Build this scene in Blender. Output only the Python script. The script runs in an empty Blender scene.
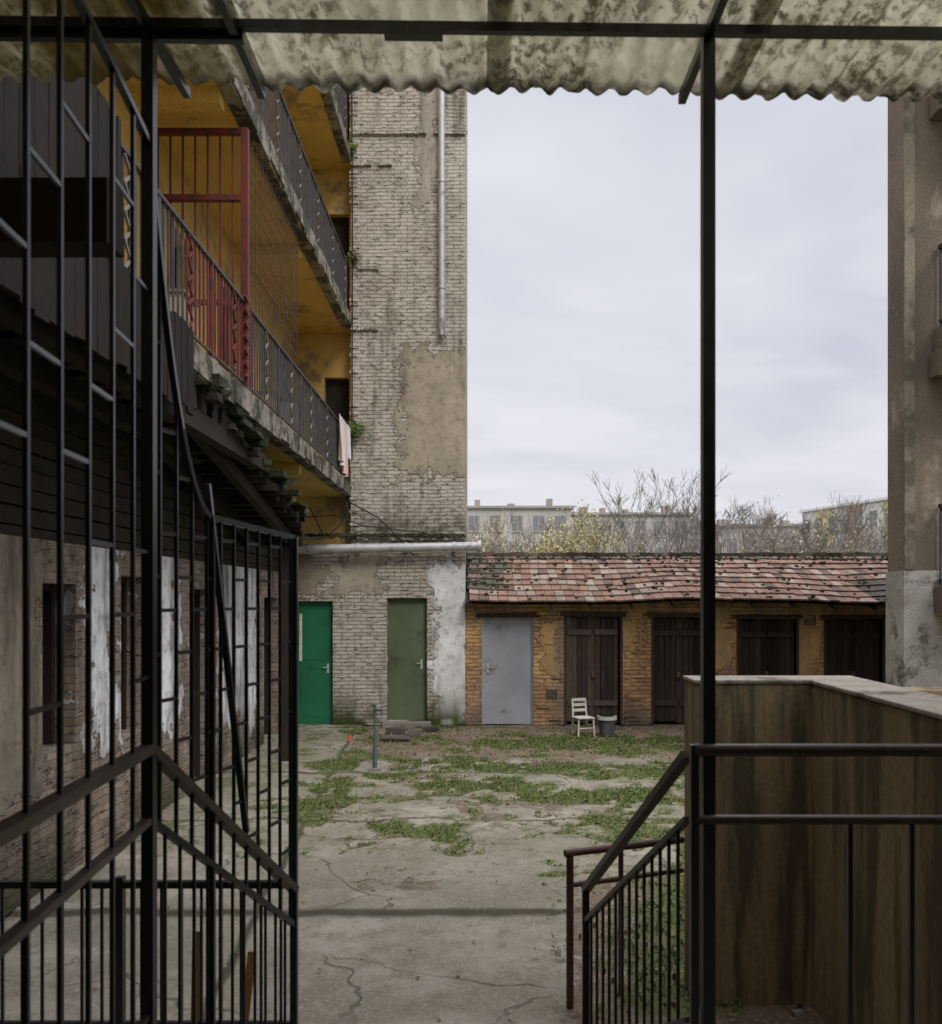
import bpy, math, random
from mathutils import Vector, noise, Matrix
random.seed(7)
R = random.random
def U(a,b): return a+(b-a)*R()
scene = bpy.context.scene

# ---------------------------------------------------------------- node helpers
class NT:
    def __init__(s, nt): s.nt=nt; s.n=nt.nodes; s.l=nt.links
    def node(s, t, **kw):
        n=s.n.new(t)
        for k,v in kw.items(): setattr(n,k,v)
        return n
    def set(s, inp, v):
        if hasattr(v,'is_linked') or isinstance(v, bpy.types.NodeSocket): s.l.new(v, inp)
        else:
            if isinstance(v,(tuple,list)) and len(v)==3 and inp.type=='RGBA': v=(*v,1)
            inp.default_value=v
    def math(s, op, a, b=0.0, c=0.0, clamp=False):
        n=s.node('ShaderNodeMath', operation=op, use_clamp=clamp)
        s.set(n.inputs[0],a); s.set(n.inputs[1],b); s.set(n.inputs[2],c); return n.outputs[0]
    def mix(s, f, a, b, blend='MIX'):
        n=s.node('ShaderNodeMix', data_type='RGBA', blend_type=blend)
        s.set(n.inputs[0],f); s.set(n.inputs[6],a); s.set(n.inputs[7],b); return n.outputs[2]
    def noise(s, vec, scale, detail=6, rough=.6, dist=0.0):
        n=s.node('ShaderNodeTexNoise'); s.set(n.inputs['Vector'],vec); n.inputs['Scale'].default_value=scale
        n.inputs['Detail'].default_value=min(detail,4); n.inputs['Roughness'].default_value=rough; n.inputs['Distortion'].default_value=dist
        return n.outputs[0]
    def ramp(s, v, a, b, lo=0., hi=1.):
        n=s.node('ShaderNodeMapRange'); n.clamp=True
        s.set(n.inputs[0],v)
        for i,x in zip((1,2,3,4),(a,b,lo,hi)): n.inputs[i].default_value=x
        return n.outputs[0]
    def pos(s): return s.node('ShaderNodeNewGeometry').outputs['Position']
    def sep(s,v):
        n=s.node('ShaderNodeSeparateXYZ'); s.set(n.inputs[0],v); return n.outputs
    def comb(s,x,y,z):
        n=s.node('ShaderNodeCombineXYZ'); s.set(n.inputs[0],x); s.set(n.inputs[1],y); s.set(n.inputs[2],z); return n.outputs[0]
    def scalev(s,v,sc):
        n=s.node('ShaderNodeVectorMath',operation='MULTIPLY'); s.set(n.inputs[0],v); n.inputs[1].default_value=sc; return n.outputs[0]
    def bump(s,h,strength=.5,dist=.01):
        n=s.node('ShaderNodeBump'); n.inputs['Strength'].default_value=strength; n.inputs['Distance'].default_value=dist
        s.set(n.inputs['Height'],h); return n.outputs[0]
    def attr(s,name='Col'):
        n=s.node('ShaderNodeAttribute'); n.attribute_name=name; return n.outputs['Color']

def base(name, rough=.85, metal=0, spec=.3):
    m=bpy.data.materials.new(name); m.use_nodes=True
    t=NT(m.node_tree); b=m.node_tree.nodes['Principled BSDF']
    b.inputs['Roughness'].default_value=rough; b.inputs['Metallic'].default_value=metal
    b.inputs['Specular IOR Level'].default_value=spec
    return m,t,b

def vmat(name, c1, c2, scale=2., c3=None, s3=1., th=.55, rough=.85, metal=0, bump=.3, bs=40., bd=.004, col=False, stretch=None, spec=.3):
    m,t,b=base(name,rough,metal,spec)
    p=t.pos()
    ps=t.scalev(p,stretch) if stretch else p
    c=t.mix(t.ramp(t.noise(ps,scale,3),.35,.65),c1,c2)
    if c3: c=t.mix(t.ramp(t.noise(ps,s3,4,.7),th,th+.1),c,c3)
    if col: c=t.mix(1.,c,t.attr(),'MULTIPLY')
    if bump:
        f=t.noise(p,bs,1)
        c=t.mix(t.ramp(f,.3,.7,.0,.3),c,(0.02,0.018,0.015))
    t.set(b.inputs['Base Color'],c)
    if bump: t.set(b.inputs['Normal'],t.bump(t.noise(p,bs*.4,2),bump*1.3,bd))
    return m

def wallmat(name, axis, c1,c2,mort, patches=(), stain=(.1,.09,.07), stain_th=.58, wash=None, wr=(.38,.62), moss=None, seed=0, amp=1.3, lowz=None, band=None, bw=.25, bh=.075):
    """brick wall with plaster patches. patches: (a0,a1,z0,z1,color)."""
    m,t,b=base(name,.9)
    p=t.pos(); x,y,z=t.sep(p)
    a = x if axis=='x' else y
    wob=t.noise(p,1.2,2)
    zz=t.math('ADD',z,t.math('MULTIPLY',wob,.06))
    uv=t.comb(a,zz,0.)
    br=t.node('ShaderNodeTexBrick'); t.set(br.inputs['Vector'],uv)
    t.set(br.inputs['Color1'],c1); t.set(br.inputs['Color2'],c2); t.set(br.inputs['Mortar'],mort)
    br.inputs['Scale'].default_value=1.; br.inputs['Brick Width'].default_value=bw; br.inputs['Row Height'].default_value=bh
    br.inputs['Mortar Size'].default_value=.011; br.inputs['Mortar Smooth'].default_value=.5; br.inputs['Bias'].default_value=-.1
    off=p
    if seed:
        n=t.node('ShaderNodeVectorMath',operation='ADD'); t.set(n.inputs[0],p); n.inputs[1].default_value=(seed*3.1,seed*1.7,seed*2.3); off=n.outputs[0]
    c=br.outputs['Color']
    if wash:
        wm=t.math('MULTIPLY',t.ramp(t.noise(off,2.2,4),wr[0],wr[1]),t.math('SUBTRACT',1.,t.math('MULTIPLY',br.outputs['Fac'],.5)))
        if lowz: wm=t.math('MULTIPLY',wm,t.ramp(z,lowz[0],lowz[1],.45,1.))
        c=t.mix(wm,c,wash)
    hb=t.math('SUBTRACT',1.,br.outputs['Fac'])
    er=t.ramp(t.noise(t.scalev(off,(1,1,2.5)),7.,2),.58,.68)
    c=t.mix(t.math('MULTIPLY',er,.6),c,stain)
    hb=t.math('SUBTRACT',hb,t.math('MULTIPLY',er,1.2))
    n1=t.math('SUBTRACT',t.noise(off,3.,4,.65),.5)
    mask=None
    pv=t.ramp(t.noise(off,1.3,3),.35,.65,.72,1.)
    for (a0,a1,z0,z1,pc) in patches:
        d1=t.math('MINIMUM',t.math('SUBTRACT',a,a0),t.math('SUBTRACT',a1,a))
        d2=t.math('MINIMUM',t.math('SUBTRACT',z,z0),t.math('SUBTRACT',z1,z))
        d=t.math('ADD',t.math('MINIMUM',d1,d2),t.math('MULTIPLY',n1,amp))
        mk=t.ramp(d,-.012,.012)
        k=t.math('MULTIPLY',pv,t.ramp(d,.0,.06,.6,1.))
        c=t.mix(mk,c,t.mix(1.,pc,t.comb(k,k,k),'MULTIPLY'))
        mask = mk if mask is None else t.math('MAXIMUM',mask,mk)
    st=t.ramp(t.noise(t.scalev(off,(1.8,1.8,.35)),1.3,4,.7),stain_th,stain_th+.16,0,.75)
    c=t.mix(st,c,stain)
    st2=t.ramp(t.noise(off,6.,4,.75),.50,.66,0,.5)
    c=t.mix(st2,c,stain)
    if moss:
        zb=t.ramp(z,moss[0],moss[1],1.,0.); ms=t.math('MULTIPLY',zb,t.ramp(wob,.40,.55))
        c=t.mix(ms,c,moss[2])
    if band:
        bz=t.ramp(t.math('ABSOLUTE',t.math('SUBTRACT',z,band[0])),0.,band[1],1.,0.)
        c=t.mix(t.math('MULTIPLY',bz,t.ramp(t.noise(off,3.,4,.7),.38,.6,.1,.9)),c,band[2])
    t.set(b.inputs['Base Color'],c)
    h=hb
    if mask is not None:
        h=t.math('ADD',t.math('MULTIPLY',hb,t.math('SUBTRACT',1.,mask)),t.math('MULTIPLY',mask,2.0))
    h=t.math('ADD',h,t.math('MULTIPLY',n1,1.5))
    t.set(b.inputs['Normal'],t.bump(h,1.,.018))
    return m

# ---------------------------------------------------------------- mesh builder
class MB:
    def __init__(s): s.v=[]; s.f=[]; s.c=[]; s.mi=[]; s.sm=[]
    def add(s, vs, fs, col=(1,1,1), mi=0, smooth=False):
        o=len(s.v); s.v+= [tuple(v) for v in vs]
        for f in fs: s.f.append(tuple(i+o for i in f)); s.c.append(col); s.mi.append(mi); s.sm.append(smooth)
    def box(s,x0,x1,y0,y1,z0,z1,col=(1,1,1),mi=0):
        vs=[(x0,y0,z0),(x1,y0,z0),(x1,y1,z0),(x0,y1,z0),(x0,y0,z1),(x1,y0,z1),(x1,y1,z1),(x0,y1,z1)]
        s.add(vs,[(0,3,2,1),(4,5,6,7),(0,1,5,4),(1,2,6,5),(2,3,7,6),(3,0,4,7)],col,mi)
    def jbox(s,x0,x1,y0,y1,z0,z1,j=.02,col=(1,1,1),mi=0):
        vs=[(x0,y0,z0),(x1,y0,z0),(x1,y1,z0),(x0,y1,z0),(x0,y0,z1),(x1,y0,z1),(x1,y1,z1),(x0,y1,z1)]
        vs=[(a+U(-j,j),b+U(-j,j),c+U(-j,j)) for a,b,c in vs]
        s.add(vs,[(0,3,2,1),(4,5,6,7),(0,1,5,4),(1,2,6,5),(2,3,7,6),(3,0,4,7)],col,mi)
    def bar(s,p,q,w,h=None,col=(1,1,1),mi=0):
        h=h or w; p=Vector(p); q=Vector(q); d=(q-p).normalized()
        a=Vector((1,0,0)) if abs(d.z)>.95 else d.cross(Vector((0,0,1))).normalized()
        b=d.cross(a).normalized(); vs=[]
        for e in (p,q):
            for i,j in ((-1,-1),(1,-1),(1,1),(-1,1)): vs.append(e+a*i*w/2+b*j*h/2)
        s.add(vs,[(0,1,2,3),(7,6,5,4),(0,4,5,1),(1,5,6,2),(2,6,7,3),(3,7,4,0)],col,mi)
    def tube(s,p,q,r,r2=None,n=8,col=(1,1,1),mi=0,caps=True):
        r2=r if r2 is None else r2; p=Vector(p); q=Vector(q); d=(q-p).normalized()
        a=Vector((1,0,0)) if abs(d.z)>.95 else d.cross(Vector((0,0,1))).normalized()
        b=d.cross(a); vs=[]
        for e,rr in ((p,r),(q,r2)):
            for k in range(n):
                t=2*math.pi*k/n; vs.append(e+a*rr*math.cos(t)+b*rr*math.sin(t))
        fs=[(k,(k+1)%n,n+(k+1)%n,n+k) for k in range(n)]
        s.add(vs,fs,col,mi,n>4)
        if caps: s.add(vs,[tuple(range(n-1,-1,-1)),tuple(range(n,2*n))],col,mi)
    def poly(s,pts,r,n=8,col=(1,1,1),mi=0):
        for a,b in zip(pts,pts[1:]): s.tube(a,b,r,n=n,col=col,mi=mi)
    def obj(s,name,mats,parent=None,bevel=0):
        me=bpy.data.meshes.new(name); me.from_pydata(s.v,[],s.f)
        if not isinstance(mats,(list,tuple)): mats=[mats]
        for m in mats: me.materials.append(m)
        me.polygons.foreach_set('material_index',s.mi); me.polygons.foreach_set('use_smooth',s.sm)
        ca=me.color_attributes.new('Col','FLOAT_COLOR','CORNER'); buf=[]
        for f,c in zip(s.f,s.c): buf+=[c[0],c[1],c[2],1.]*len(f)
        ca.data.foreach_set('color',buf); me.update()
        o=bpy.data.objects.new(name,me); scene.collection.objects.link(o)
        if parent: o.parent=parent
        if bevel:
            b=o.modifiers.new('b','BEVEL'); b.width=bevel; b.segments=2; b.limit_method='ANGLE'
        return o
def empty(name,loc=(0,0,0)):
    o=bpy.data.objects.new(name,None); scene.collection.objects.link(o); o.location=loc; return o
def B(name,x0,x1,y0,y1,z0,z1,mat,parent=None,bevel=0):
    m=MB(); m.box(x0,x1,y0,y1,z0,z1); return m.obj(name,mat,parent,bevel)
def wall_holes(mb,axis,pl,thick,a0,a1,z0,z1,holes,mi=0):
    As=sorted({a0,a1,*[h[0] for h in holes],*[h[1] for h in holes]}); Zs=sorted({z0,z1,*[h[2] for h in holes],*[h[3] for h in holes]})
    for i in range(len(As)-1):
        run=None
        for j in range(len(Zs)-1):
            ca=(As[i]+As[i+1])/2; cz=(Zs[j]+Zs[j+1])/2
            hole=any(h[0]<ca<h[1] and h[2]<cz<h[3] for h in holes)
            if not hole:
                if run is None: run=Zs[j]
            if hole or j==len(Zs)-2:
                top = Zs[j] if hole else Zs[j+1]
                if run is not None:
                    if axis=='x': mb.box(As[i],As[i+1],pl,pl+thick,run,top,mi=mi)
                    else: mb.box(pl,pl+thick,As[i],As[i+1],run,top,mi=mi)
                run=None

# ---------------------------------------------------------------- materials
M_tower=wallmat('tower_brick','x',(.50,.455,.385),(.38,.335,.28),(.27,.24,.20),
   patches=[(-1.5,-.1,4.7,7.1,(.47,.405,.31)),(-2.75,-1.85,2.5,3.2,(.44,.39,.31)),(-.92,-.1,-.3,3.1,(.82,.82,.81)),(-3.7,-3.0,2.4,3.4,(.36,.30,.23)),(-1.15,-.75,9.8,13.2,(.48,.44,.37)),(-2.5,-1.7,12.,14.,(.44,.4,.33))],
   stain=(.14,.12,.09),stain_th=.54,wash=(.57,.53,.465),wr=(.33,.58),moss=(.1,.7,(.05,.06,.02)),lowz=(3.2,3.5),amp=1.5,band=(3.7,.5,(.085,.08,.05)),bh=.071)
M_shed=wallmat('shed_ochre_brick','x',(.50,.285,.13),(.35,.20,.11),(.22,.16,.10),
   patches=[(1.2,1.45,.9,1.9,(.60,.38,.16)),(2.75,3.15,1.4,2.4,(.60,.38,.17)),(4.35,4.8,1.,2.4,(.62,.41,.19)),(6.05,6.45,.6,2.3,(.60,.38,.17))],
   stain=(.26,.205,.15),stain_th=.49,wash=(.62,.40,.18),wr=(.42,.60),moss=(.0,.8,(.15,.125,.10)),seed=3)
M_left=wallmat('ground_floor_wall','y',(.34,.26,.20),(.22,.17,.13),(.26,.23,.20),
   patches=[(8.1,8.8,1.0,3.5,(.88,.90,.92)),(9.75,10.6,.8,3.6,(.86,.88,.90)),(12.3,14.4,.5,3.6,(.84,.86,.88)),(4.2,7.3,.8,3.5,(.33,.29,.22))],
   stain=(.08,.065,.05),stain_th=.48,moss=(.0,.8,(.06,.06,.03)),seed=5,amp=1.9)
M_yellow=vmat('yellow_plaster',(.74,.49,.14),(.62,.40,.12),1.5,(.33,.25,.14),.8,.54,bump=.25)
M_soffit=vmat('yellow_soffit',(.80,.57,.16),(.70,.48,.14),1.2,(.36,.28,.17),1.1,.58,bump=.25)
M_endwall=vmat('yellow_end_wall',(.72,.50,.16),(.60,.41,.14),1.5,(.30,.24,.16),1.4,.53,bump=.3)
M_fascia=vmat('weathered_concrete_edge',(.36,.33,.28),(.22,.20,.17),3,(.06,.06,.04),2.5,.46,bump=.6,bd=.02)
M_conc=vmat('concrete',(.30,.28,.25),(.22,.205,.18),1.6,(.11,.10,.07),1.3,.56,bump=.4)
M_para=vmat('stained_parapet',(.44,.345,.205),(.32,.25,.15),1.6,(.15,.125,.075),.9,.48,bump=.5,stretch=(4,4,.35),bs=30)
M_paratop=vmat('parapet_coping',(.46,.42,.35),(.34,.31,.26),3,(.14,.12,.09),2.,.54,bump=.5)
M_right=vmat('brown_render',(.25,.20,.15),(.16,.13,.10),1.2,(.36,.31,.25),1.6,.60,bump=.6,bd=.01,stretch=(1,1,.5))
M_rightw=vmat('pale_render',(.56,.55,.52),(.40,.38,.35),1.6,(.17,.15,.12),2.,.50,bump=.6,bd=.01)
M_iron=vmat('black_painted_iron',(.010,.013,.019),(.018,.022,.031),14,(.05,.028,.018),9,.66,rough=.32,bump=.3,bs=120,bd=.002,spec=.55)
M_ironb=vmat('brown_painted_iron',(.04,.028,.027),(.065,.044,.038),9,(.11,.06,.035),7,.62,rough=.36,bump=.3,bs=120,bd=.002,spec=.55)
M_grill=vmat('balcony_iron',(.04,.042,.048),(.075,.075,.08),8,(.14,.08,.055),5,.6,rough=.6,bump=0)
M_zig=vmat('balcony_iron_ornament',(.24,.22,.20),(.15,.14,.13),8,(.14,.08,.055),5,.55,rough=.6,bump=0)
M_red=vmat('red_painted_iron',(.16,.030,.026),(.10,.024,.022),6,(.06,.03,.025),7,.52,rough=.55,bump=0)
M_wood=vmat('dark_old_wood',(.05,.038,.03),(.032,.025,.021),3,(.09,.075,.06),3,.58,bump=.6,stretch=(6,6,.6),col=True)
M_joist=vmat('joist_timber',(.034,.023,.017),(.018,.014,.011),4,bump=.5,col=True)
M_beam=vmat('brown_timber',(.03,.016,.014),(.02,.012,.011),4,bump=.6,stretch=(.5,5,5))
M_greyd=vmat('blue_grey_door',(.36,.385,.42),(.29,.31,.345),1.2,(.22,.19,.17),1.5,.56,rough=.55,bump=0)
M_green=vmat('green_door',(.020,.155,.075),(.015,.12,.06),1.5,(.03,.08,.05),3,.6,rough=.45,bump=0)
M_olive=vmat('olive_door',(.11,.145,.08),(.08,.11,.06),1.5,(.07,.07,.04),3,.58,rough=.6,bump=0)
M_tile=vmat('clay_tile',(1,1,1),(.82,.82,.82),9,(.5,.48,.42),3.5,.56,bump=.6,bs=60,col=True)
M_zinc=vmat('galvanised_pipe',(.56,.57,.58),(.44,.45,.46),5,(.26,.25,.23),5,.56,rough=.45,metal=.3,bump=0)
M_wire=vmat('black_cable',(.03,.03,.03),(.04,.04,.04),5,bump=0)
M_white=vmat('chipped_white_paint',(.76,.73,.66),(.6,.57,.5),8,(.3,.26,.2),9,.6,bump=.2)
M_glass,t_,b_=base('window_glass',.12,0,.6); b_.inputs['Base Color'].default_value=(.02,.025,.03,1)
M_dark=vmat('dark_interior',(.012,.011,.01),(.02,.018,.016),2,bump=0)
M_moss=vmat('moss',(.05,.06,.022),(.03,.035,.016),8,bump=.8,bs=60,bd=.02,col=True)
M_pot=vmat('grey_bucket',(.13,.13,.14),(.09,.09,.1),6,bump=.1)
M_stone=vmat('rubble',(.9,.9,.9),(.7,.7,.7),9,bump=.6,col=True)
M_leaf,t,b=base('leaf',.8); t.set(b.inputs['Base Color'],t.attr())
M_bark=vmat('hazed_bark',(.20,.18,.165),(.14,.125,.115),8,bump=0)  # distance haze mixed into this paler bark colour
M_cloth=vmat('cloth',(1,1,1),(.85,.85,.85),6,bump=0,col=True)

M_sheet,t,b=base('corrugated_fibre_sheet',.85)
p=t.pos(); x,y,z=t.sep(p)
c=t.mix(t.ramp(t.noise(p,1.8,3),.35,.65),(.82,.81,.72),(.68,.67,.57))
ps=t.scalev(p,(1,.55,1))
spots=t.ramp(t.noise(ps,24,4,.82),.49,.57)
mottle=t.math('MULTIPLY',spots,t.ramp(t.noise(p,1.6,3),.38,.54,.2,1.))
c=t.mix(t.math('MULTIPLY',mottle,.8),c,(.17,.15,.09))
c=t.mix(t.math('MULTIPLY',t.ramp(x,-1.1,-1.0,1,0),t.ramp(t.noise(p,2.5,3),.35,.6,.4,.95)),c,(.22,.18,.075))
edge=t.math('MULTIPLY',t.ramp(y,3.80,3.9,0,1),t.ramp(t.noise(p,9,3),.35,.55))
c=t.mix(t.math('MULTIPLY',edge,.85),c,(.07,.06,.04))
t.set(b.inputs['Base Color'],c)
tr=t.node('ShaderNodeBsdfTranslucent'); t.set(tr.inputs[0],c)
mx=t.node('ShaderNodeMixShader'); mx.inputs[0].default_value=.55
t.l.new(b.outputs[0],mx.inputs[1]); t.l.new(tr.outputs[0],mx.inputs[2])
t.l.new(mx.outputs[0],t.n['Material Output'].inputs[0])

# ---------------------------------------------------------------- yard masks
PATH_X=lambda y: -2.2+(14.6-y)*.062
def nz(x,y,s,o=0): return noise.fractal(Vector((x*s+o,y*s-o,o*.37)),.9,2.1,5)
ELL=[(-1.85,10.6,.3,1.6),(-2.05,13.2,.3,1.4),(-.76,10.7,.85,.4),(.25,11.5,1.1,.6),(-1.33,8.85,.5,.28),(-.67,9.35,.55,.3),
 (1.35,10.9,1.3,.7),(2.2,14.9,3.1,1.),(1.9,9.2,1.,1.),(1.3,6.4,.55,1.2),(.9,12.6,1.3,.6),(2.6,12.2,1.4,1.),(2.6,7.5,1.2,2.),(4.5,10,1.8,6),(-.8,12.2,.9,.35),(-.9,16.8,.7,.15),(-2.6,16.75,.5,.12),(-.6,13.3,1.,.3)]
def grass_m(x,y):
    if x<-3.5: return 0
    m=0
    for cx,cy,rx,ry in ELL:
        d=math.sqrt(((x-cx)/rx)**2+((y-cy)/ry)**2)
        m=max(m,1.2-d)
    m=min(m,.6)+nz(x,y,1.6,3)*.85+nz(x,y,5,9)*.6
    if y<5.2 or y>17: m-=1
    if x<.5 and y<8.2: m-=.6
    return max(0,min(1,(m-.16)*1.9))
def dirt_m(x,y):
    m=0
    if x>PATH_X(y)+.1: m=max(m,min(1,(y-13.0)/.8))
    if x>.45 and y<7.6: m=max(m,min(1,(x-.35-(y-5)*.1)*4))
    if x>3: m=max(m,.8)
    g=grass_m(x,y); m=max(m,g*.9)
    m+=nz(x,y,2.2,17)*.5+ (nz(x,y,.8,5)*.6+.06 if x>PATH_X(y)+.1 and y>7.3 else -.2)
    return max(0,min(1,m))
# ---------------------------------------------------------------- ground
xs=[-600,-200,-60,-20,-8]+[-3.7+i*.08 for i in range(0,150)]+[10,16,30,80,200,600]
ys=[-300,-60,-10,0,3]+[4.4+i*.08 for i in range(0,160)]+[18.5,24,40,90,200,600,1200]
vs=[];cols=[]
for yy in ys:
    for xx in xs:
        inn=-3.7<=xx<=8.3 and 4.4<=yy<=17.2
        g=grass_m(xx,yy) if inn else .6; d=dirt_m(xx,yy) if inn else .9
        zz=0
        if inn:
            zz=nz(xx,yy,.7,2)*.018+ nz(xx,yy,3,8)*.006
            zz+=(1-d)*.02-.02
            if yy<6.86: zz-=.04*min(1,(6.86-yy)/.03)*(1 if xx<.6 else .3)
        else: zz=-.06
        vs.append((xx,yy,zz)); cols.append((g,d,0,1))
nx=len(xs); fs=[(j*nx+i,j*nx+i+1,(j+1)*nx+i+1,(j+1)*nx+i) for j in range(len(ys)-1) for i in range(nx-1)]
me=bpy.data.meshes.new('ground'); me.from_pydata(vs,[],fs)
ca=me.color_attributes.new('Col','FLOAT_COLOR','POINT'); ca.data.foreach_set('color',[c for q in cols for c in q])
me.polygons.foreach_set('use_smooth',[True]*len(fs))
ground=bpy.data.objects.new('ground',me); scene.collection.objects.link(ground)
m,t,b=base('yard_ground',.9,spec=.2)
p=t.pos(); x,y,z=t.sep(p); sc=t.node('ShaderNodeSeparateColor'); t.set(sc.inputs[0],t.attr()); g=sc.outputs[0]; d=sc.outputs[1]
conc=t.mix(t.ramp(t.noise(p,1.1,4),.38,.62),(.36,.335,.28),(.245,.225,.18))
conc=t.mix(t.ramp(t.noise(p,5,4,.78),.46,.64,0,.7),conc,(.16,.14,.10))
conc=t.mix(t.ramp(t.noise(t.scalev(p,(1,1.6,1)),.55,3),.42,.56,0,.65),conc,(.19,.18,.13))
conc=t.mix(t.ramp(t.noise(p,38,3,.7),.54,.66,0,.5),conc,(.44,.41,.35))
conc=t.mix(t.math('MULTIPLY',t.ramp(t.noise(p,2.3,4,.8),.50,.62),t.ramp(y,7.6,9.,0,.7)),conc,(.09,.105,.045))
dv=t.node('ShaderNodeVectorMath',operation='ADD'); t.set(dv.inputs[0],p)
nn=t.node('ShaderNodeTexNoise'); t.set(nn.inputs['Vector'],p); nn.inputs['Scale'].default_value=1.6; nn.inputs['Detail'].default_value=4
t.set(dv.inputs[1],t.scalev(nn.outputs['Color'],(.9,.9,0)))
vo=t.node('ShaderNodeTexVoronoi',feature='DISTANCE_TO_EDGE'); t.set(vo.inputs['Vector'],dv.outputs[0]); vo.inputs['Scale'].default_value=.62
crack=t.ramp(vo.outputs[0],.001,.009,1,0)
crack=t.math('MULTIPLY',crack,t.ramp(t.noise(p,.7,2),.44,.56,0,.75))
yw=t.math('ADD',y,t.math('MULTIPLY',t.math('SUBTRACT',nn.outputs[0],.5),.10))
yw2=t.math('ADD',y,t.math('MULTIPLY',t.math('SUBTRACT',nn.outputs[0],.5),.5))
def joint(v,at,w): return t.ramp(t.math('ABSOLUTE',t.math('SUBTRACT',v,at)),w*.3,w,1,0)
j=t.math('MAXIMUM',joint(yw,6.84,.05),joint(yw2,9.7,.035)); j=t.math('MAXIMUM',j,joint(yw2,12.3,.07))
xp=t.math('ADD',x,t.math('MULTIPLY',y,.062)); j=t.math('MAXIMUM',j,joint(t.math('ADD',xp,t.math('MULTIPLY',nn.outputs[0],.12)),-1.22,.045))
crack=t.math('MAXIMUM',crack,j)
conc=t.mix(t.math('MULTIPLY',crack,.85),conc,(.045,.045,.025))
dirt=t.mix(t.ramp(t.noise(p,4,3),.35,.65),(.19,.145,.10),(.11,.085,.055))
dirt=t.mix(t.ramp(t.noise(p,30,3,.75),.52,.68),dirt,(.31,.27,.21))
dm=t.ramp(t.math('ADD',d,t.math('MULTIPLY',t.math('SUBTRACT',t.noise(p,9,4,.75),.5),2.2)),.42,.62)
c=t.mix(dm,conc,dirt)
gm=t.ramp(t.math('ADD',g,t.math('MULTIPLY',t.math('SUBTRACT',t.noise(p,13,4,.75),.5),2.2)),.28,.58)
c=t.mix(t.math('MULTIPLY',gm,.85),c,t.mix(t.noise(p,20,2),(.06,.09,.022),(.14,.165,.055)))
t.set(b.inputs['Base Color'],c)
h=t.math('SUBTRACT',t.math('ADD',t.noise(p,18,4,.7),dm),t.math('MULTIPLY',crack,1.4))
t.set(b.inputs['Normal'],t.bump(h,.6,.02))
me.materials.append(m)

mb=MB(); n=0
while n<30000:
    yy=5.2+ (U(0,1)**.8)*11.8; xx=U(-2.6,5.2)
    gm_=grass_m(xx,yy)
    if R()>gm_*1.1: continue
    hh=U(.008,.032)*(.6+gm_*.8); w=U(.004,.009)*(.6+yy/14); a=U(0,6.28); dx,dy=math.cos(a)*w,math.sin(a)*w
    lx,ly=U(-.035,.035),U(-.035,.035); k=U(.6,1.35)
    cg=(.10*k,.15*k,.035*k) if R()<.75 else (.21*k,.20*k,.09*k)
    mb.add([(xx-dx,yy-dy,-.03),(xx+dx,yy+dy,-.03),(xx+lx,yy+ly,hh)],[(0,1,2)],cg); n+=1
for _ in range(26000):
    yy=U(5.2,16.9); xx=U(-2.5,4)
    if R()>grass_m(xx,yy)*1.4: continue
    s=U(.008,.024); a=U(0,6.28); k=U(.6,1.4); zt=U(-.01,.02)
    q=[(xx+s*math.cos(a+i*1.57),yy+s*math.sin(a+i*1.57),zt+U(-.01,.012)) for i in range(4)]
    mb.add(q,[(0,1,2,3)],(.09*k,.13*k,.03*k))
mb.obj('grass',M_leaf)
mb=MB()
for _ in range(4000):
    yy=U(5.1,16.8); xx=U(-2.4,4.5)
    if R()>dirt_m(xx,yy)*.8+.03 or (yy<6.95 and xx<.7): continue
    s=U(.004,.014)*(1 if R()<.95 else 2.2)
    cc=random.choice([(.30,.27,.23),(.2,.15,.1),(.14,.10,.07),(.38,.35,.3),(.22,.17,.12),(.4,.38,.34)])
    mb.jbox(xx-s,xx+s,yy-s,yy+s,-.03,s*.5,s*.4,cc)
mb.obj('gravel',M_stone)
mb=MB()
for _ in range(3600):
    yy=U(5.1,16.8); xx=U(-3.3,4.5); s=U(.008,.024); a=U(0,6.28); k=U(.6,1.3)
    if R()>.2+dirt_m(xx,yy): continue
    zo=-.034 if (yy<6.86 and xx<.6) else .006
    q=[(xx+s*(1 if i%2 else .6)*math.cos(a+i*1.57),yy+s*(1 if i%2 else .6)*math.sin(a+i*1.57),zo+U(-.002,.014)) for i in range(4)]
    mb.add(q,[(0,1,2,3)],random.choice([(.2*k,.12*k,.05*k),(.13*k,.08*k,.045*k),(.28*k,.19*k,.08*k)]))
mb.obj('fallen_leaves',M_leaf)

# ---------------------------------------------------------------- brick tower
T=empty('brick_tower_building',(0,0,0))
mb=MB()
wall_holes(mb,'x',17.,.45,-3.55,-.28,0,3.42,[(-3.46,-2.78,0,2.34),(-1.76,-1.0,.08,2.40)])
mb.obj('lower_wall',M_tower,T)
B('upper_wall',-2.44,-.28,17.,20.,3.42,14.5,M_tower,T)
B('lower_core',-3.55,-.28,17.45,20.,0,3.42,M_dark,T)
mb=MB()
for i in range(30):
    x0=-3.5+i*.108
    if R()<.85: mb.jbox(x0,x0+.1,16.93,17.0,3.50+U(-.01,.02),3.56,.008,(1,1,1))
for (xa,xb,zz) in ((-2.43,-2.0,7.45),(-2.43,-1.7,10.55),(-2.43,-.3,11.15),(-2.43,-2.0,8.6)):
    x0=xa
    while x0<xb:
        if R()<.8: mb.jbox(x0,x0+.12,16.95,17.0,zz,zz+.06,.01)
        x0+=.13
z=3.6
while z<14:
    if R()<.25: mb.jbox(-2.45-U(0,.015),-2.3,16.98,17.1,z,z+.06,.006)
    z+=.08
mb.obj('brick_ledges',M_tower,T)
mb=MB()
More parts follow.
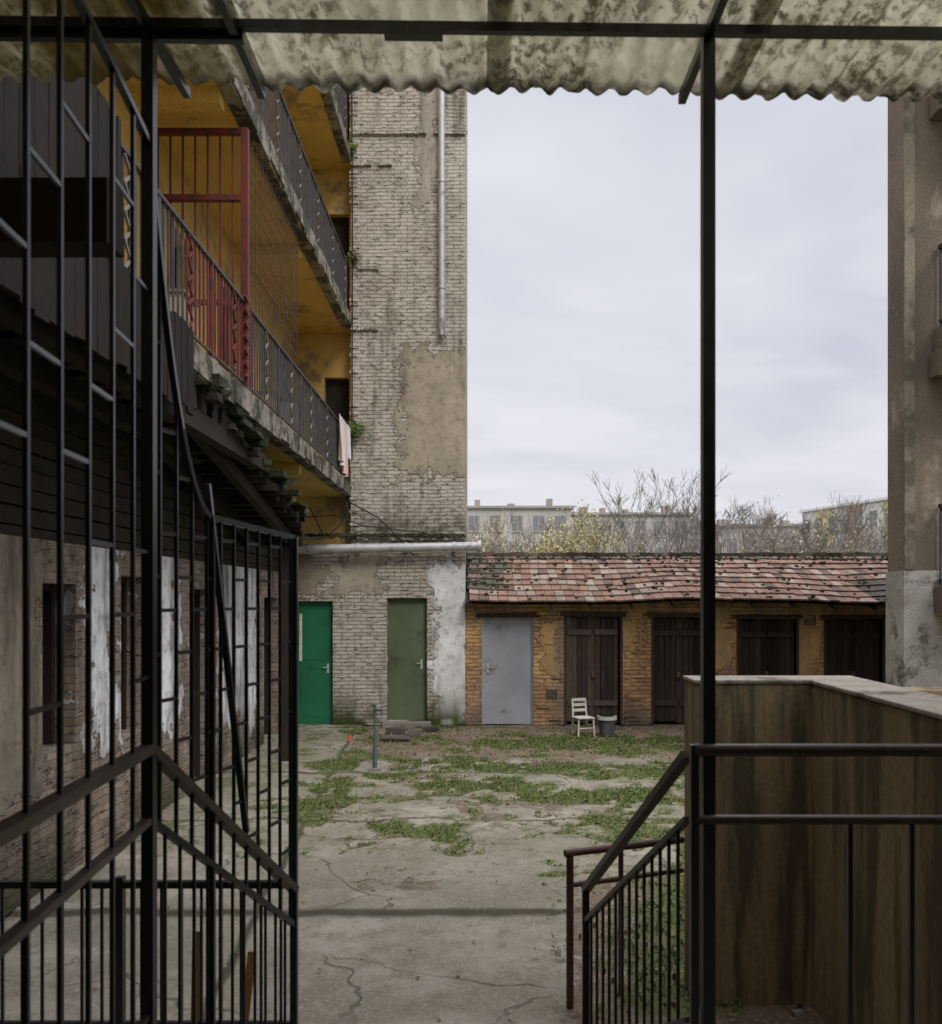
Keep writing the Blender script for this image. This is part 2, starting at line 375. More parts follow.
for _ in range(160):
    x0=U(-3.5,-.3); r=U(.02,.05); mb.jbox(x0-r,x0+r,16.90,16.99,3.56,3.57+r*.8,r*.4,(U(.6,1.6),)*3)
mb.obj('ledge_moss',M_moss,T)
def door(name,x0,x1,z0,z1,y,mat,parent,frame=None,panels=True,handle_right=True):
    mb=MB(); mb.box(x0+.03,x1-.03,y+.12,y+.17,z0,z1-.03)
    if panels:
        w=x1-x0
        for (a,bb,c,dd) in ((.1,.9,.06,.46),(.1,.9,.52,.94)):
            xa,xb=x0+w*a,x0+w*bb; za,zb=z0+(z1-z0)*c,z0+(z1-z0)*dd
            for q in ((xa,xb,za,za+.02),(xa,xb,zb-.02,zb),(xa,xa+.02,za+.02,zb-.02),(xb-.02,xb,za+.02,zb-.02)):
                mb.box(q[0],q[1],y+.113,y+.12,q[2],q[3])
    mb.box(x0,x0+.03,y+.07,y+.17,z0,z1,mi=1); mb.box(x1-.03,x1,y+.07,y+.17,z0,z1,mi=1); mb.box(x0+.03,x1-.03,y+.07,y+.17,z1-.03,z1,mi=1)
    hx=x1-.11 if handle_right else x0+.11
    mb.box(hx-.02,hx+.02,y+.105,y+.12,z0+.97,z0+1.15,mi=2); mb.bar((hx,y+.09,z0+1.08),(hx-.09*(1 if handle_right else -1),y+.07,z0+1.08),.016,mi=2)
    for hz in (.25,.5,.8): mb.tube(((x0 if handle_right else x1),y+.068,z0+(z1-z0)*hz-.05),((x0 if handle_right else x1),y+.068,z0+(z1-z0)*hz+.05),.012,mi=2)
    return mb.obj(name,[mat,frame or mat,M_zinc],parent)
door('green_door',-3.46,-2.78,0,2.34,17.,M_green,T)
door('olive_green_door',-1.76,-1.0,.08,2.40,17.,M_olive,T,panels=False)
mb=MB(); mb.box(-3.44,-3.38,17.09,17.11,1.2,2.1); mb.obj('door_sign',M_white,T)
B('doorstep',-1.82,-.92,16.75,17.,-.05,.075,M_conc,T,.01)
mb=MB()
mb.poly([(-2.5,16.9,4.9),(-2.45,16.9,4.2),(-1.9,16.88,3.9),(-1.5,16.88,3.5),(-1.25,16.9,3.2)],.014,6)
mb.poly([(-3.4,16.9,3.9),(-2.7,16.86,3.95),(-2.2,16.86,3.75),(-1.0,16.9,3.62)],.010,6)
mb.poly([(-2.5,16.93,4.6),(-2.5,16.93,3.45)],.02,6)
mb.poly([(-3.2,16.9,4.1),(-2.9,16.85,3.5),(-2.6,16.9,3.8),(-2.48,16.9,4.3)],.012,6)
mb.poly([(-2.42,16.95,14.),(-2.40,16.95,9.),(-2.41,16.95,5.)],.012,6)
mb.obj('hanging_cables',M_wire,T)

D=empty('downpipe')
mb=MB(); mb.tube((-.72,16.9,7.33),(-.72,16.9,14.4),.062,n=14)
for z0 in (8.2,10.2,12.2): mb.tube((-.72,16.9,z0),(-.72,16.9,z0+.05),.075,n=14); mb.box(-.74,-.70,16.96,17.0,z0,z0+.04)
mb.obj('pipe',M_zinc,D)
D=empty('heating_pipe')
mb=MB(); mb.tube((-3.5,16.78,3.30),(-.05,16.78,3.36),.085,n=18)
for xx in (-3.2,-2.3,-1.4,-.5): mb.tube((xx,16.78,3.30+(xx+3.5)*.0174),(xx+.04,16.78,3.3007+(xx+3.5)*.0174),.10,n=18); mb.box(xx,xx+.04,16.86,17.,3.28,3.32)
mb.tube((-.05,16.78,3.36),(.02,16.78,3.36),.11,n=18)
mb.obj('pipe',M_zinc,D)

# ---------------------------------------------------------------- left apartment building with galleries
A=empty('apartment_building')
XW=-3.55; XB=-2.46
mb=MB()
holes=[(8.9,9.5,1.0,2.6),(11.0,12.0,0.0,2.5),(14.8,15.8,0,2.4),(7.3,7.9,1.1,2.5)]
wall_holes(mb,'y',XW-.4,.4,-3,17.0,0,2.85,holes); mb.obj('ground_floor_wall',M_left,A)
mb=MB()
for h in holes: mb.box(XW-.3,XW-.25,h[0],h[1],h[2],h[3])
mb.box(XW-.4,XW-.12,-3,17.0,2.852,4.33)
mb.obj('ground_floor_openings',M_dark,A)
mb=MB()
for h in holes:
    w=.06
    mb.box(XW-.25,XW-.18,h[0],h[0]+w,h[2],h[3]); mb.box(XW-.25,XW-.18,h[1]-w,h[1],h[2],h[3]); mb.box(XW-.25,XW-.18,h[0]+w,h[1]-w,h[3]-w,h[3])
    cy=(h[0]+h[1])/2; mb.box(XW-.245,XW-.185,cy-.03,cy+.03,h[2],h[3]-w)
mb.obj('ground_floor_window_frames',M_beam,A)
mb=MB()
z=2.80
while z<4.2:
    mb.jbox(XW-.1,XW-.02+U(-.02,.02)+.03,-3,17.0,z,z+.13,.006,(1,1,1)); z+=.145
for (ya,yb,za,zb) in ((4.05,7.5,3.95,4.60),(4.05,6.0,4.60,5.55),(4.05,5.4,5.55,7.45)):  # outer planks added to black out the left side and shade it
    y=ya
    while y<yb:
        k=U(.3,.7); mb.jbox(XB+.045,XB+.07,y,min(y+.15,yb),za-U(0,.06),zb+U(-.02,.03),.006,(k,k*.9,k*.85)); y+=.158
mb.obj('darkening_boards',M_joist,A)
UPZ=[4.55,7.70,10.85]
holes=[]
for zz in UPZ:
    for y0,w,door_ in ((5.5,.9,1),(7.4,1.1,0),(10.2,.95,1),(12.2,1.2,0),(14.6,.9,1)):
        holes.append((y0,y0+w,zz+(0 if door_ else .9),zz+2.15))
mb=MB(); wall_holes(mb,'y',XW-.4,.4,-3,19,4.34,14.5,holes); mb.obj('upper_wall',M_yellow,A)
mb=MB()
for h in holes:
    mb.box(XW-.3,XW-.27,h[0],h[1],h[2],h[3],mi=0)
    w=.07
    for q in ((h[0],h[0]+w,h[2],h[3]),(h[1]-w,h[1],h[2],h[3]),(h[0]+w,h[1]-w,h[3]-w,h[3]),(h[0]+w,h[1]-w,h[2],h[2]+w),((h[0]+h[1])/2-.03,(h[0]+h[1])/2+.03,h[2]+w,h[3]-w)):
        mb.box(XW-.27,XW-.2,q[0],q[1],q[2],q[3],mi=1)
mb.obj('upper_windows',[M_glass,M_beam],A)
mb=MB(); hs=[(-3.0,-2.52,zz,zz+2.1) for zz in UPZ]
wall_holes(mb,'x',17.35,.3,XW,-2.44,3.42,14.5,hs); mb.obj('end_wall',M_endwall,A)
mb=MB()
for h in hs: mb.box(h[0],h[1],17.5,17.55,h[2],h[3])
mb.obj('end_wall_doors',M_dark,A)
mb=MB(); mf=MB(); mm=MB()
for k,zz in enumerate([4.35,7.5,10.65,13.8]):
    ys0=4.1 if k==0 else 2.
    mb.box(XW,XB,ys0,17.34,zz,zz+.2)
    y=ys0
    while y<17.0:
        y1=min(y+U(.3,.9),17.0)
        mf.jbox(XB,XB+.03+U(-.01,.008),y,y1,zz+U(-.05,.01),zz+.215,.006); y=y1
    mf.box(XB-.14,XB,ys0+.1,16.99,zz-.035,zz-.002)
    for i in range(3): mm.box(XW,XB-.15,5+i*4.,5.18+i*4.,zz-.16,zz-.002)
mb.obj('gallery_slabs',M_soffit,A); mf.obj('slab_edges',M_fascia,A); mm.obj('slab_brackets',M_soffit,A)
def gallery_rail(name,z0,ya,yb):
    mb=MB(); x=XB-.03
    mb.bar((x,ya,z0+.95),(x,yb,z0+.95),.045,.03); mb.bar((x,ya,z0+.1),(x,yb,z0+.1),.03,.02)
    y=ya; i=0
    while y<yb:
        red=2 if (z0<5 and 7.6<y<9.9) else 0
        if i%12==0: mb.bar((x,y,z0),(x,y,z0+.96),.035,mi=red)
        mb.bar((x,y,z0+.1),(x,y,z0+.94),.017,mi=red)
        if i%12==6:
            zz=z0+.12
            while zz<z0+.85:
                mb.bar((x+.012,y,zz),(x+.012,y+.115,zz+.1),.018,mi=red or 1); mb.bar((x+.012,y+.115,zz+.1),(x+.012,y,zz+.2),.018,mi=red or 1); zz+=.2
        y+=.115; i+=1
    return mb.obj(name,[M_grill,M_zig,M_red],A)
for k,zz in enumerate([4.55,7.7,10.85]): gallery_rail('gallery_railing_%d'%k,zz,4.2 if k==0 else 2.,16.9)
mb=MB()
for (y,zz,h,w) in ((12.6,4.55,.7,.35),(13.9,4.55,.9,.5),(8.6,4.55,.75,.4),(11.5,7.7,.8,.4),(15.2,7.7,.6,.4)):
    mb.jbox(-3.3,-2.85,y,y+w,zz,zz+h,.01,random.choice([(.25,.2,.15),(.2,.22,.25),(.35,.3,.25)])); mb.jbox(-3.33,-2.82,y-.03,y+w+.03,zz+h,zz+h+.03,.004,(.2,.15,.1))
mb.obj('gallery_cupboards',M_cloth,A)
mb=MB(); y=9.5; xa=XW+.02; xb=XB-.02; z0=4.56; z1=7.33
for xx in (xa+.03,xb): mb.bar((xx,y,z0),(xx,y,z1),.075)
mb.bar((xa,y,z1-.03),(xb,y,z1-.03),.06); mb.bar((xa,y,6.6),(xb,y,6.6),.07,.06); mb.bar((xa,y,5.5),(xb,y,5.5),.05); mb.bar((xa,y,4.66),(xb,y,4.66),.05)
for i in range(1,8): mb.bar((xa+(xb-xa)*i/8,y,z0+.1),(xa+(xb-xa)*i/8,y,z1-.04),.02)
for i in range(6):
    zz=4.7+i*.14; mb.bar((xb+.03,y-.12,zz),(xb+.03,y+.1,zz+.07),.025); mb.bar((xb+.03,y+.1,zz+.07),(xb+.03,y-.12,zz+.14),.025)
mb.obj('red_security_gate',M_red,A)
mb=MB()
yy=9.6
while yy<12.4: mb.bar((XB-.05,yy,5.5),(XB-.05,yy,7.45),.008); yy+=.16
zz=5.55
while zz<7.45: mb.bar((XB-.05,9.55,zz),(XB-.05,12.4,zz),.008); zz+=.16
mb.obj('wire_mesh_screen',M_ironb,A)
mb=MB(); y=4.2
while y<10.4:
    k=U(.5,1.4); mb.jbox(XW,XB-.06,y,y+.16,4.06,4.30,.012,(k,k,k)); y+=.33
mb.jbox(XB-.2,XB-.06,4.1,10.6,3.88,4.06,.01); mb.jbox(-3.2,-3.08,4.1,10.6,3.88,4.06,.01)
mb.obj('timber_joists',M_joist,A)
L=empty('lean_to_roof')
mb=MB(); ms=MB()
for i in range(21):
    yy=8.2+i*.25; zz=4.33-i*.044
    k=U(.6,1.4); e=U(-.12,.2)
    mb.jbox(XW,-2.66+e,yy,yy+.31,zz-.07,zz,.02,(k,k,k))
    mb.jbox(-2.9,-2.60+e,yy+.02,yy+.2,zz-.13,zz-.07,.02,(k,k,k))
    if R()<.95: ms.jbox(-3.05,-2.52+e+U(-.03,.06),yy-.02,yy+.26,zz,zz+.08,.03,(U(.3,.9),)*3)
    mb.jbox(XW,-2.8,yy+.1,yy+.17,zz-.18,zz-.08,.01,(k,k,k))
mb.bar((-2.78,8.3,4.12),(-2.78,13.4,3.2),.10,.14); mb.bar((-3.3,8.3,4.12),(-3.3,13.4,3.2),.10,.14)
mb.bar((-2.85,13.2,0),(-2.85,13.2,3.3),.1); mb.bar((-3.5,13.2,3.2),(-2.6,13.2,3.2),.1)
mb.obj('boards',M_joist,L); ms.obj('mossy_tiles',M_moss,L)

mb=MB()
def cloth(y0,y1,z1,z0,col,ph):
    n,mm_=16,12; vs=[]
    for j in range(mm_+1):
        for i in range(n+1):
            u=i/n; v=j/mm_; taper=1-.25*v
            vs.append((XB+.05+.035*math.sin(u*14+ph+v*2)*(.3+v),y0+(y1-y0)*(.5+(u-.5)*taper),z1+(z0-z1)*v+.03*math.sin(u*6+ph)*v))
    fs=[(j*(n+1)+i,j*(n+1)+i+1,(j+1)*(n+1)+i+1,(j+1)*(n+1)+i) for j in range(mm_) for i in range(n)]
    mb.add(vs,fs,col,0,True)
cloth(15.4,15.95,5.55,4.75,(.72,.68,.68),0); cloth(15.9,16.3,5.54,4.6,(.75,.5,.5),1.3); cloth(16.25,16.7,5.55,4.95,(.7,.72,.75),2.1)
mb.obj('laundry',M_cloth)

def tuft(name,cx,cy,cz,r,n,col=(.09,.15,.03)):
    mb=MB()
    for _ in range(n):
        v=Vector((random.gauss(0,1),random.gauss(0,.5),random.gauss(0,.7)))*r*.5
        s=U(.02,.045); a=Vector((U(-1,1),U(-1,1),U(-1,1))).normalized(); bb=a.orthogonal().normalized(); c=Vector((cx,cy,cz))+v; k=U(.5,1.4)
        mb.add([c-a*s,c+bb*s*.5,c+a*s,c-bb*s*.5],[(0,1,2,3)],(col[0]*k,col[1]*k,col[2]*k))
    for _ in range(14):
        e=Vector((cx+U(-r,r)*.7,cy+U(-r,r)*.3,cz+U(-r,r)*.6)); mb.bar((cx,cy+.05,cz-r*.2),e,.008,col=(.12,.09,.05))
    mb.obj(name,M_leaf)
tuft('wall_fern',-2.36,16.85,5.55,.22,260); tuft('wall_fern',-2.4,16.9,10.85,.12,90,(.13,.17,.03)); tuft('wall_fern',-2.38,16.9,8.8,.14,110,(.12,.12,.03))
tuft('wall_fern',-2.55,16.8,4.5,.15,90,(.09,.11,.03))

# ---------------------------------------------------------------- shed row
S=empty('storage_shed_row')
SY=17.05; SX0=-.275; SX1=9.5
dr=[(.04,1.02,0,2.03),(1.64,2.65,0,2.05),(3.29,4.25,0,2.03),(4.91,5.99,0,2.0),(6.56,7.62,0,2.0),(8.1,9.0,0,2.)]
mb=MB(); wall_holes(mb,'x',SY,.3,SX0,SX1,0,2.40,dr); mb.obj('front_wall',M_shed,S)
B('rear_wall',SX0,SX1,19.4,19.6,0,3.2,M_shed,S); B('interior_back',SX0,SX1,17.6,17.62,0,2.4,M_dark,S)
mb=MB()
for x0,x1,z0,z1 in dr: mb.jbox(x0-.12,x1+.12,SY-.02,SY+.05,z1,z1+.09,.012,(1.6,1.5,1.4))
mb.obj('timber_lintels',M_wood,S)
mb=MB()
for _ in range(150):
    x=U(SX0,SX1-.3); z=U(0,.5) if R()<.6 else U(0,2.2)
    if any(a-.05<x+.24 and x<b_2+.05 for a,b_2,_a,_b in dr): continue
    z=round(z/.08)*.08; mb.jbox(x,x+.24,SY-U(.012,.03),SY,z,z+.066,.005)
mb.obj('loose_bricks',M_shed,S)
door('grey_metal_door',.04,1.02,0,2.03,SY-.03,M_greyd,S,handle_right=False,panels=False)
def plankdoor(name,x0,x1,z1,tone=1.):
    mb=MB(); x=x0; mid=(x0+x1)/2
    while x<x1-.01:
        w=min(U(.09,.14),x1-x); k=U(.5,1.9)*tone; zb=U(.0,.06)
        mb.jbox(x,x+w-.01,SY+.1,SY+.125+U(0,.01),zb,z1-U(0,.04),.004,(k,k*U(.9,1),k*U(.85,.97))); x+=w
    for zz in (.35,z1-.35): mb.box(x0+.03,mid-.03,SY+.07,SY+.095,zz,zz+.1,(1.6*tone,)*3); mb.box(mid+.03,x1-.03,SY+.07,SY+.095,zz,zz+.1,(1.5*tone,)*3)
    for q in ((x0-.05,x0),(x1,x1+.05)): mb.box(q[0],q[1],SY-.012,SY+.14,0,z1,(1.5,1.4,1.3))
    mb.box(mid-.03,mid+.03,SY+.05,SY+.1,.95,1.0,(3,3,3)); mb.tube((mid,SY+.05,.9),(mid,SY+.05,.96),.03,n=8,col=(4,4,4))
    mb.obj(name,M_wood,S)
for i,(x0,x1,z0,z1) in enumerate(dr[1:]): plankdoor('wooden_door_%d'%i,x0,x1,z1,[2.0,.9,.8,.7,.9][i])
mb=MB()
for x,z in ((1.36,.5),(6.25,1.9)):
    for i in range(5): mb.bar((x-.08,SY-.012,z+i*.04),(x+.08,SY-.012,z+i*.04),.012)
    mb.bar((x-.09,SY-.012,z-.02),(x-.09,SY-.012,z+.18),.015); mb.bar((x+.09,SY-.012,z-.02),(x+.09,SY-.012,z+.18),.015)
mb.obj('vent_grilles',M_grill,S)
RY0,RZ0,RY1,RZ1=16.62,2.32,19.5,3.30
def roofpt(x,s):
    sag=.045*math.sin(x*1.1)+.015*math.sin(x*2.7+1)
    return Vector((x,RY0+(RY1-RY0)*s,RZ0+(RZ1-RZ0)*s-sag*math.sin(math.pi*min(1,s+.25))))
mb=MB(); n=34
vs=[]
for i in range(n+1):
    for s in (0.03,.35,.7,1.): pt=roofpt(SX0+(SX1-SX0)*i/n,s); vs.append((pt.x,pt.y,pt.z-.05))
mb.add(vs,[(i*4+k,(i+1)*4+k,(i+1)*4+k+1,i*4+k+1) for i in range(n) for k in range(3)],(1,1,1))
x=SX0+.1
while x<SX1: a=roofpt(x,0); q=roofpt(x,.3); mb.bar((a.x,a.y,a.z-.08),(q.x,q.y,q.z-.08),.06,.08); x+=.75
mb.obj('roof_timbers',M_wood,S)
mb=MB(); rows=9; nrm=Vector((0,-(RZ1-RZ0),(RY1-RY0))).normalized()
for r in range(rows):
    x=SX0-.02+U(0,.1); s0=r/rows
    while x<SX1:
        w=.18
        if R()<.012: x+=w; continue
        jj=.006*noise.noise(Vector((x*1.5,r*3.1,0)))+U(-.003,.003)+(U(-.03,.03) if R()<.05 else 0); sl=.155
        a=roofpt(x,s0+jj); b2=roofpt(x+w,s0+jj+U(-.002,.002)); c2=roofpt(x+w,s0+sl+jj); d2=roofpt(x,s0+sl+jj)
        lift=.058+U(0,.006); g=.005
        rr=R(); k=U(.8,1.2)
        pale=.5+.5*noise.noise(Vector((x*.8,r*.9,3)))
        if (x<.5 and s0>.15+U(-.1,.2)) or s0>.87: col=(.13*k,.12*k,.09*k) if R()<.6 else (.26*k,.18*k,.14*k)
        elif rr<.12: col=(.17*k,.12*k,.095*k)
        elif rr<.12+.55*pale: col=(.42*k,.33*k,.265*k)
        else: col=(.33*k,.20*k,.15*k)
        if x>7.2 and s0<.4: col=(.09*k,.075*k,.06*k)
        lo=[a+nrm*lift+Vector((g,0,0)),b2+nrm*(lift+U(-.004,.004))-Vector((g,0,0)),c2+nrm*.02-Vector((g,0,0)),d2+nrm*.02+Vector((g,0,0))]
        th=nrm*.03
        v8=[q-th for q in lo]+lo
        mb.add(v8,[(3,2,1,0),(4,5,6,7),(0,1,5,4),(1,2,6,5),(2,3,7,6),(3,0,4,7)],col)
        x+=w
x=SX0
while x<SX1:
    pt=roofpt(x,1.); k=U(.6,1.3); mb.jbox(x,x+.3,pt.y-.12,pt.y+.12,pt.z,pt.z+.07+U(0,.02),.012,random.choice([(.2*k,.13*k,.1*k),(.12*k,.12*k,.09*k),(.3*k,.26*k,.22*k)])); x+=.31
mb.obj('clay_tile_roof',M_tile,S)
mb=MB()
for _ in range(620):
    x=U(SX0,SX1); s=1-abs(random.gauss(0,.10)) if R()<.5 else U(0,1)
    if R()<.15: x=U(SX0,.6); s=U(.2,1)
    s=max(0,min(1,s)); pt=roofpt(x,s); r=U(.01,.03); mb.jbox(x-r,x+r,pt.y-r,pt.y+r,pt.z+.04,pt.z+.06+r*.9,r*.5,(U(.7,2.2),)*3)
mb.obj('roof_moss',M_moss,S)

# ---------------------------------------------------------------- right building
Rb=empty('apartment_building')
B('end_wall',5.2,12,11.,11.48,0,14.5,M_right,Rb)
B('side_block',7.95,12,11.48,16.5,0,14.5,M_right,Rb)
B('plaster_base',5.19,12,10.975,10.998,0,2.72,M_rightw,Rb)
B('plaster_base_return',5.17,5.188,10.975,11.47,0,2.72,M_rightw,Rb)
B('corner_strip',5.175,5.30,10.965,10.997,2.73,14.4,vmat('corner_render',(.30,.26,.20),(.20,.17,.13),2,(.13,.11,.08),2,.5,bump=.6),Rb)
mb=MB(); mg=MB()
for zz in (2.2,5.35,8.5,11.65):
    mb.jbox(5.52,12,9.9,10.96,zz,zz+.3,.01)
    if zz>2.5: mb.jbox(5.46,5.7,10.7,10.96,zz-.3,zz,.01)
    mg.bar((5.6,9.95,zz+1.3),(5.6,10.96,zz+1.3),.05); mg.bar((5.6,9.95,zz+.4),(5.6,10.96,zz+.4),.03)
    mg.bar((5.6,9.95,zz+1.3),(11,9.95,zz+1.3),.05)
    for i in range(10): mg.bar((5.6,9.95+i*.11,zz+.3),(5.6,9.95+i*.11,zz+1.3),.02)
    for i in range(30): mg.bar((5.6+i*.13,9.95,zz+.3),(5.6+i*.13,9.95,zz+1.3),.02)
mb.obj('balconies',M_right,Rb); mg.obj('balcony_railings',M_grill,Rb)

# ---------------------------------------------------------------- near concrete stair parapet (right)
PZ=1.89
P=empty('concrete_parapet_wall')
def prism(name,pts,z0,z1,mat,parent,bevel=.008):
    mb=MB(); n=len(pts); vs=[(x,y,z0) for x,y in pts]+[(x,y,z1) for x,y in pts]
    mb.add(vs,[tuple(range(n-1,-1,-1)),tuple(range(n,2*n))]+[(i,(i+1)%n,n+(i+1)%n,n+i) for i in range(n)])
    return mb.obj(name,mat,parent,bevel)
prism('wall_body',[(1.27,5.3),(1.95,5.3),(1.90,3.5),(2.22,3.5),(2.30,5.6),(1.27,5.6)],-.07,PZ-.025,M_para,P)
prism('coping',[(1.262,5.292),(1.942,5.292),(1.892,3.49),(2.228,3.49),(2.308,5.608),(1.262,5.608)],PZ-.024,PZ,M_paratop,P,.006)
prism('cross_wall',[(2.32,5.3),(4.2,5.3),(4.2,5.5),(2.32,5.5)],-.07,PZ-.06,M_para,P)

# ---------------------------------------------------------------- landing + stairs
St=empty('concrete_stairs')
mb=MB(); LZ=.70
mb.box(-1.35,1.88,-2.4,3.4,-.07,LZ)
for i in range(4):
    zt=LZ-(i+1)*LZ/5; y0=3.401+i*.27
    mb.box(-1.15+.05*i,.78-.04*i,y0,y0+.269,-.07,zt)
mb.obj('steps',M_conc,St,.008)
# ---------------------------------------------------------------- iron railings
GL=empty('stair_railing')
mb=MB(); mr=MB()
P0=Vector((-1.25,3.4,0)); PN=Vector((-1.10,1.6,0)); P1=Vector((-.95,4.6,0))
def at(a,b,t,z): v=a.lerp(b,t); return (v.x,v.y,z)
mb.bar((P0.x,P0.y,LZ),(P0.x,P0.y,4.5),.045)
mr.bar(at(P0,PN,0,1.80),at(P0,PN,1,1.80),.05,.035); mr.bar(at(P0,PN,0,1.53),at(P0,PN,1,1.53),.035,.025)
topz=lambda t: 4.08+.22*t*(1-t)
n=8
pts=[at(P0,PN,i/12,topz(i/12)) for i in range(13)]
for a,c in zip(pts,pts[1:]): mb.bar(a,c,.025,.025)
ts=[0]+[(i+.9)/n for i in range(n)]
for t in ts[1:]: mb.bar(at(P0,PN,t,LZ),at(P0,PN,t,topz(t)),.014)
for i,(a,c) in enumerate(zip(ts,ts[1:])):
    for j,h in enumerate([2.15,2.62,3.1,3.6]):
        if (i+j)%3==2: continue
        hh=h+(.16 if i%2 else -.08)
        mb.bar(at(P0,PN,a,hh),at(P0,PN,c,hh),.011,.014)
mb.bar(at(P0,PN,0,.80),at(P0,PN,1,.80),.02)
def zrail(t): return 1.80-.92*t
def zlow(t): return 1.53-.83*t
mr.bar(at(P0,P1,0,zrail(0)),at(P0,P1,1,zrail(1)),.05,.035); mb.bar(at(P0,P1,0,zlow(0)),at(P0,P1,1,zlow(1)),.03,.025)
def swoop(t):
    if t>=.37: return 2.71-.05*(t-.37)
    u=t/.37; return 2.71+1.37*(1-u)**2.2
pts=[at(P0,P1,i/40,swoop(i/40)) for i in range(41)]
for a,c in zip(pts,pts[1:]): mb.bar(a,c,.024,.024)
n=11
ts=[(i+.6)/n for i in range(n)]
for i,t in enumerate(ts): mb.bar(at(P0,P1,t,max(zlow(t),.0)),at(P0,P1,t,swoop(t)),.014)
for i,(a,c) in enumerate(zip([0]+ts,ts)):
    for h in (1.15,1.5,1.85,2.2,2.5,2.9,3.4):
        hh=h+(.12 if i%2 else -.05)
        if hh<swoop(c) and hh>zrail(a): mb.bar(at(P0,P1,a,hh),at(P0,P1,c,hh),.011,.014)
mb.bar((P1.x,P1.y,0),(P1.x,P1.y,2.68),.036)
mb.bar(at(P0,P1,.36,2.72),at(P0,P1,.36,LZ*.3),.026)
mb.bar(at(P0,P1,.33,2.85),at(P0,P1,.60,1.30),.026)
for i in range(1,12):
    t=i/12; mb.bar(at(P0,P1,t,.05 if t>.5 else LZ*(1-t)),at(P0,P1,t,zlow(t)),.012)
mb.obj('grille',M_iron,GL); mr.obj('handrails',M_ironb,GL)
F=empty('iron_fence')
mb=MB(); y=4.75
mb.bar((-.97,y,.86),(-3.5,y,.86),.04,.035); mb.bar((-.97,y,.12),(-3.5,y,.12),.03,.03)
x=-1.05
while x>-3.5: mb.bar((x,y,.1),(x,y,.86),.014); x-=.105
for x in (-1.9,-2.9): mb.bar((x,y,0),(x,y,.9),.045)
mb.obj('fence_panel',M_iron,F)
mb=MB(); mb.bar((-1.55,4.9,-.05),(-1.57,5.0,.52),.05,.02); mb.bar((-1.3,4.92,-.05),(-1.27,5.02,.4),.045,.02)
mb.obj('leaning_wooden_planks',vmat('orange_timber',(.38,.19,.07),(.28,.13,.05),4,bump=.3))

GR=empty('stair_railing')
mb=MB(); mr=MB(); Q1=Vector((.54,4.6,0))
mr.tube((.80,3.36,1.80),(1.885,3.36,1.80),.024,n=12); mr.tube((.80,3.36,1.54),(1.885,3.36,1.54),.018,n=10)
for x in (1.38,1.61,1.84): mb.bar((x,3.36,LZ),(x,3.36,1.53),.018)
mb.bar((.80,3.36,LZ),(.80,3.36,1.82),.03)
S0=Vector((.795,3.45,0))
mr.bar(at(S0,Q1,0,1.77),at(S0,Q1,1,.88),.045,.03); mb.bar(at(S0,Q1,.0,1.52),at(S0,Q1,1,.72),.03,.022)
mb.bar((Q1.x,Q1.y,0),(Q1.x,Q1.y,.88),.035)
for i in range(1,14):
    t=i/14; mb.bar(at(S0,Q1,t,LZ*(1-t)-.02),at(S0,Q1,t,1.52-.8*t),.013)
mb.bar(at(S0,Q1,0,LZ+.05),at(S0,Q1,1,.06),.02)
mb.obj('balusters',M_iron,GR); mr.obj('handrails',M_ironb,GR)
G2=empty('low_handrail')
mb=MB(); mb.tube((.53,5.3,-.06),(.53,5.3,.87),.022,n=10); mb.tube((.50,5.29,.87),(1.26,5.6,.87),.022,n=10); mb.tube((.53,5.3,.68),(1.26,5.6,.68),.016,n=10)
mb.tube((.85,5.43,-.06),(.85,5.43,.87),.016,n=8)
mb.obj('rails',vmat('rust_red_iron',(.12,.055,.045),(.08,.04,.032),6,bump=.2,rough=.5),G2)

# ---------------------------------------------------------------- canopy
C=empty('corrugated_canopy')
mb=MB()
def sheet(x0,x1,y0,y1,dz,over):
    pitch=.108; n=int((x1-x0)/pitch*10); rows_=10; vs=[]
    for j in range(rows_+1):
        yy=y0+(y1-y0)*j/rows_
        for i in range(n+1):
            xx=x0+(x1-x0)*i/n
            e=(.03*noise.noise(Vector((xx*7,over,0)))+.02*noise.noise(Vector((xx*31,over,3)))) if j==rows_ else 0
            vs.append((xx,yy+e,4.575+dz-.012*xx+.015*math.sin(2*math.pi*xx/pitch)))
    mb.add(vs,[(j*(n+1)+i,j*(n+1)+i+1,(j+1)*(n+1)+i+1,(j+1)*(n+1)+i) for j in range(rows_) for i in range(n)],(1,1,1),0,True)
sheet(-2.42,-.92,1.2,3.86,.0,1); sheet(-1.0,.12,1.2,3.93,.012,2); sheet(.03,1.12,1.2,3.90,.0,3); sheet(1.03,4.4,1.2,3.95,.012,4)
sheet(-3.5,4.4,-2.6,1.35,.03,5)  # out-of-view rear sheet, extended to shade the foreground
o=mb.obj('corrugated_sheets',M_sheet,C); md=o.modifiers.new('s','SOLIDIFY'); md.thickness=.006
mb=MB()
mb.bar((-2.4,3.4,4.548),(4.4,3.4,4.468),.03,.035); mb.bar((-.36,3.385,4.494),(-.14,3.385,4.491),.045,.035)
mb.bar((-2.4,3.43,4.52),(-.9,3.43,4.50),.03,.03)
for x in (-1.25,-.93,.861,2.2): mb.bar((x,-2.4,4.505-.012*x),(x,3.84,4.505-.012*x),.03,.04)
mb.bar((-2.4,.8,4.53),(4.4,.8,4.45),.04,.05)
mb.bar((.861,3.4,LZ),(.861,3.4,4.48),.046)
mb.obj('steel_frame',M_iron,C)
mb=MB(); mb.jbox(-2.9,-1.47,3.55,3.72,3.77,4.03,.006); mb.obj('timber_beam',M_beam)
Hh=empty('unseen_shade_walls')
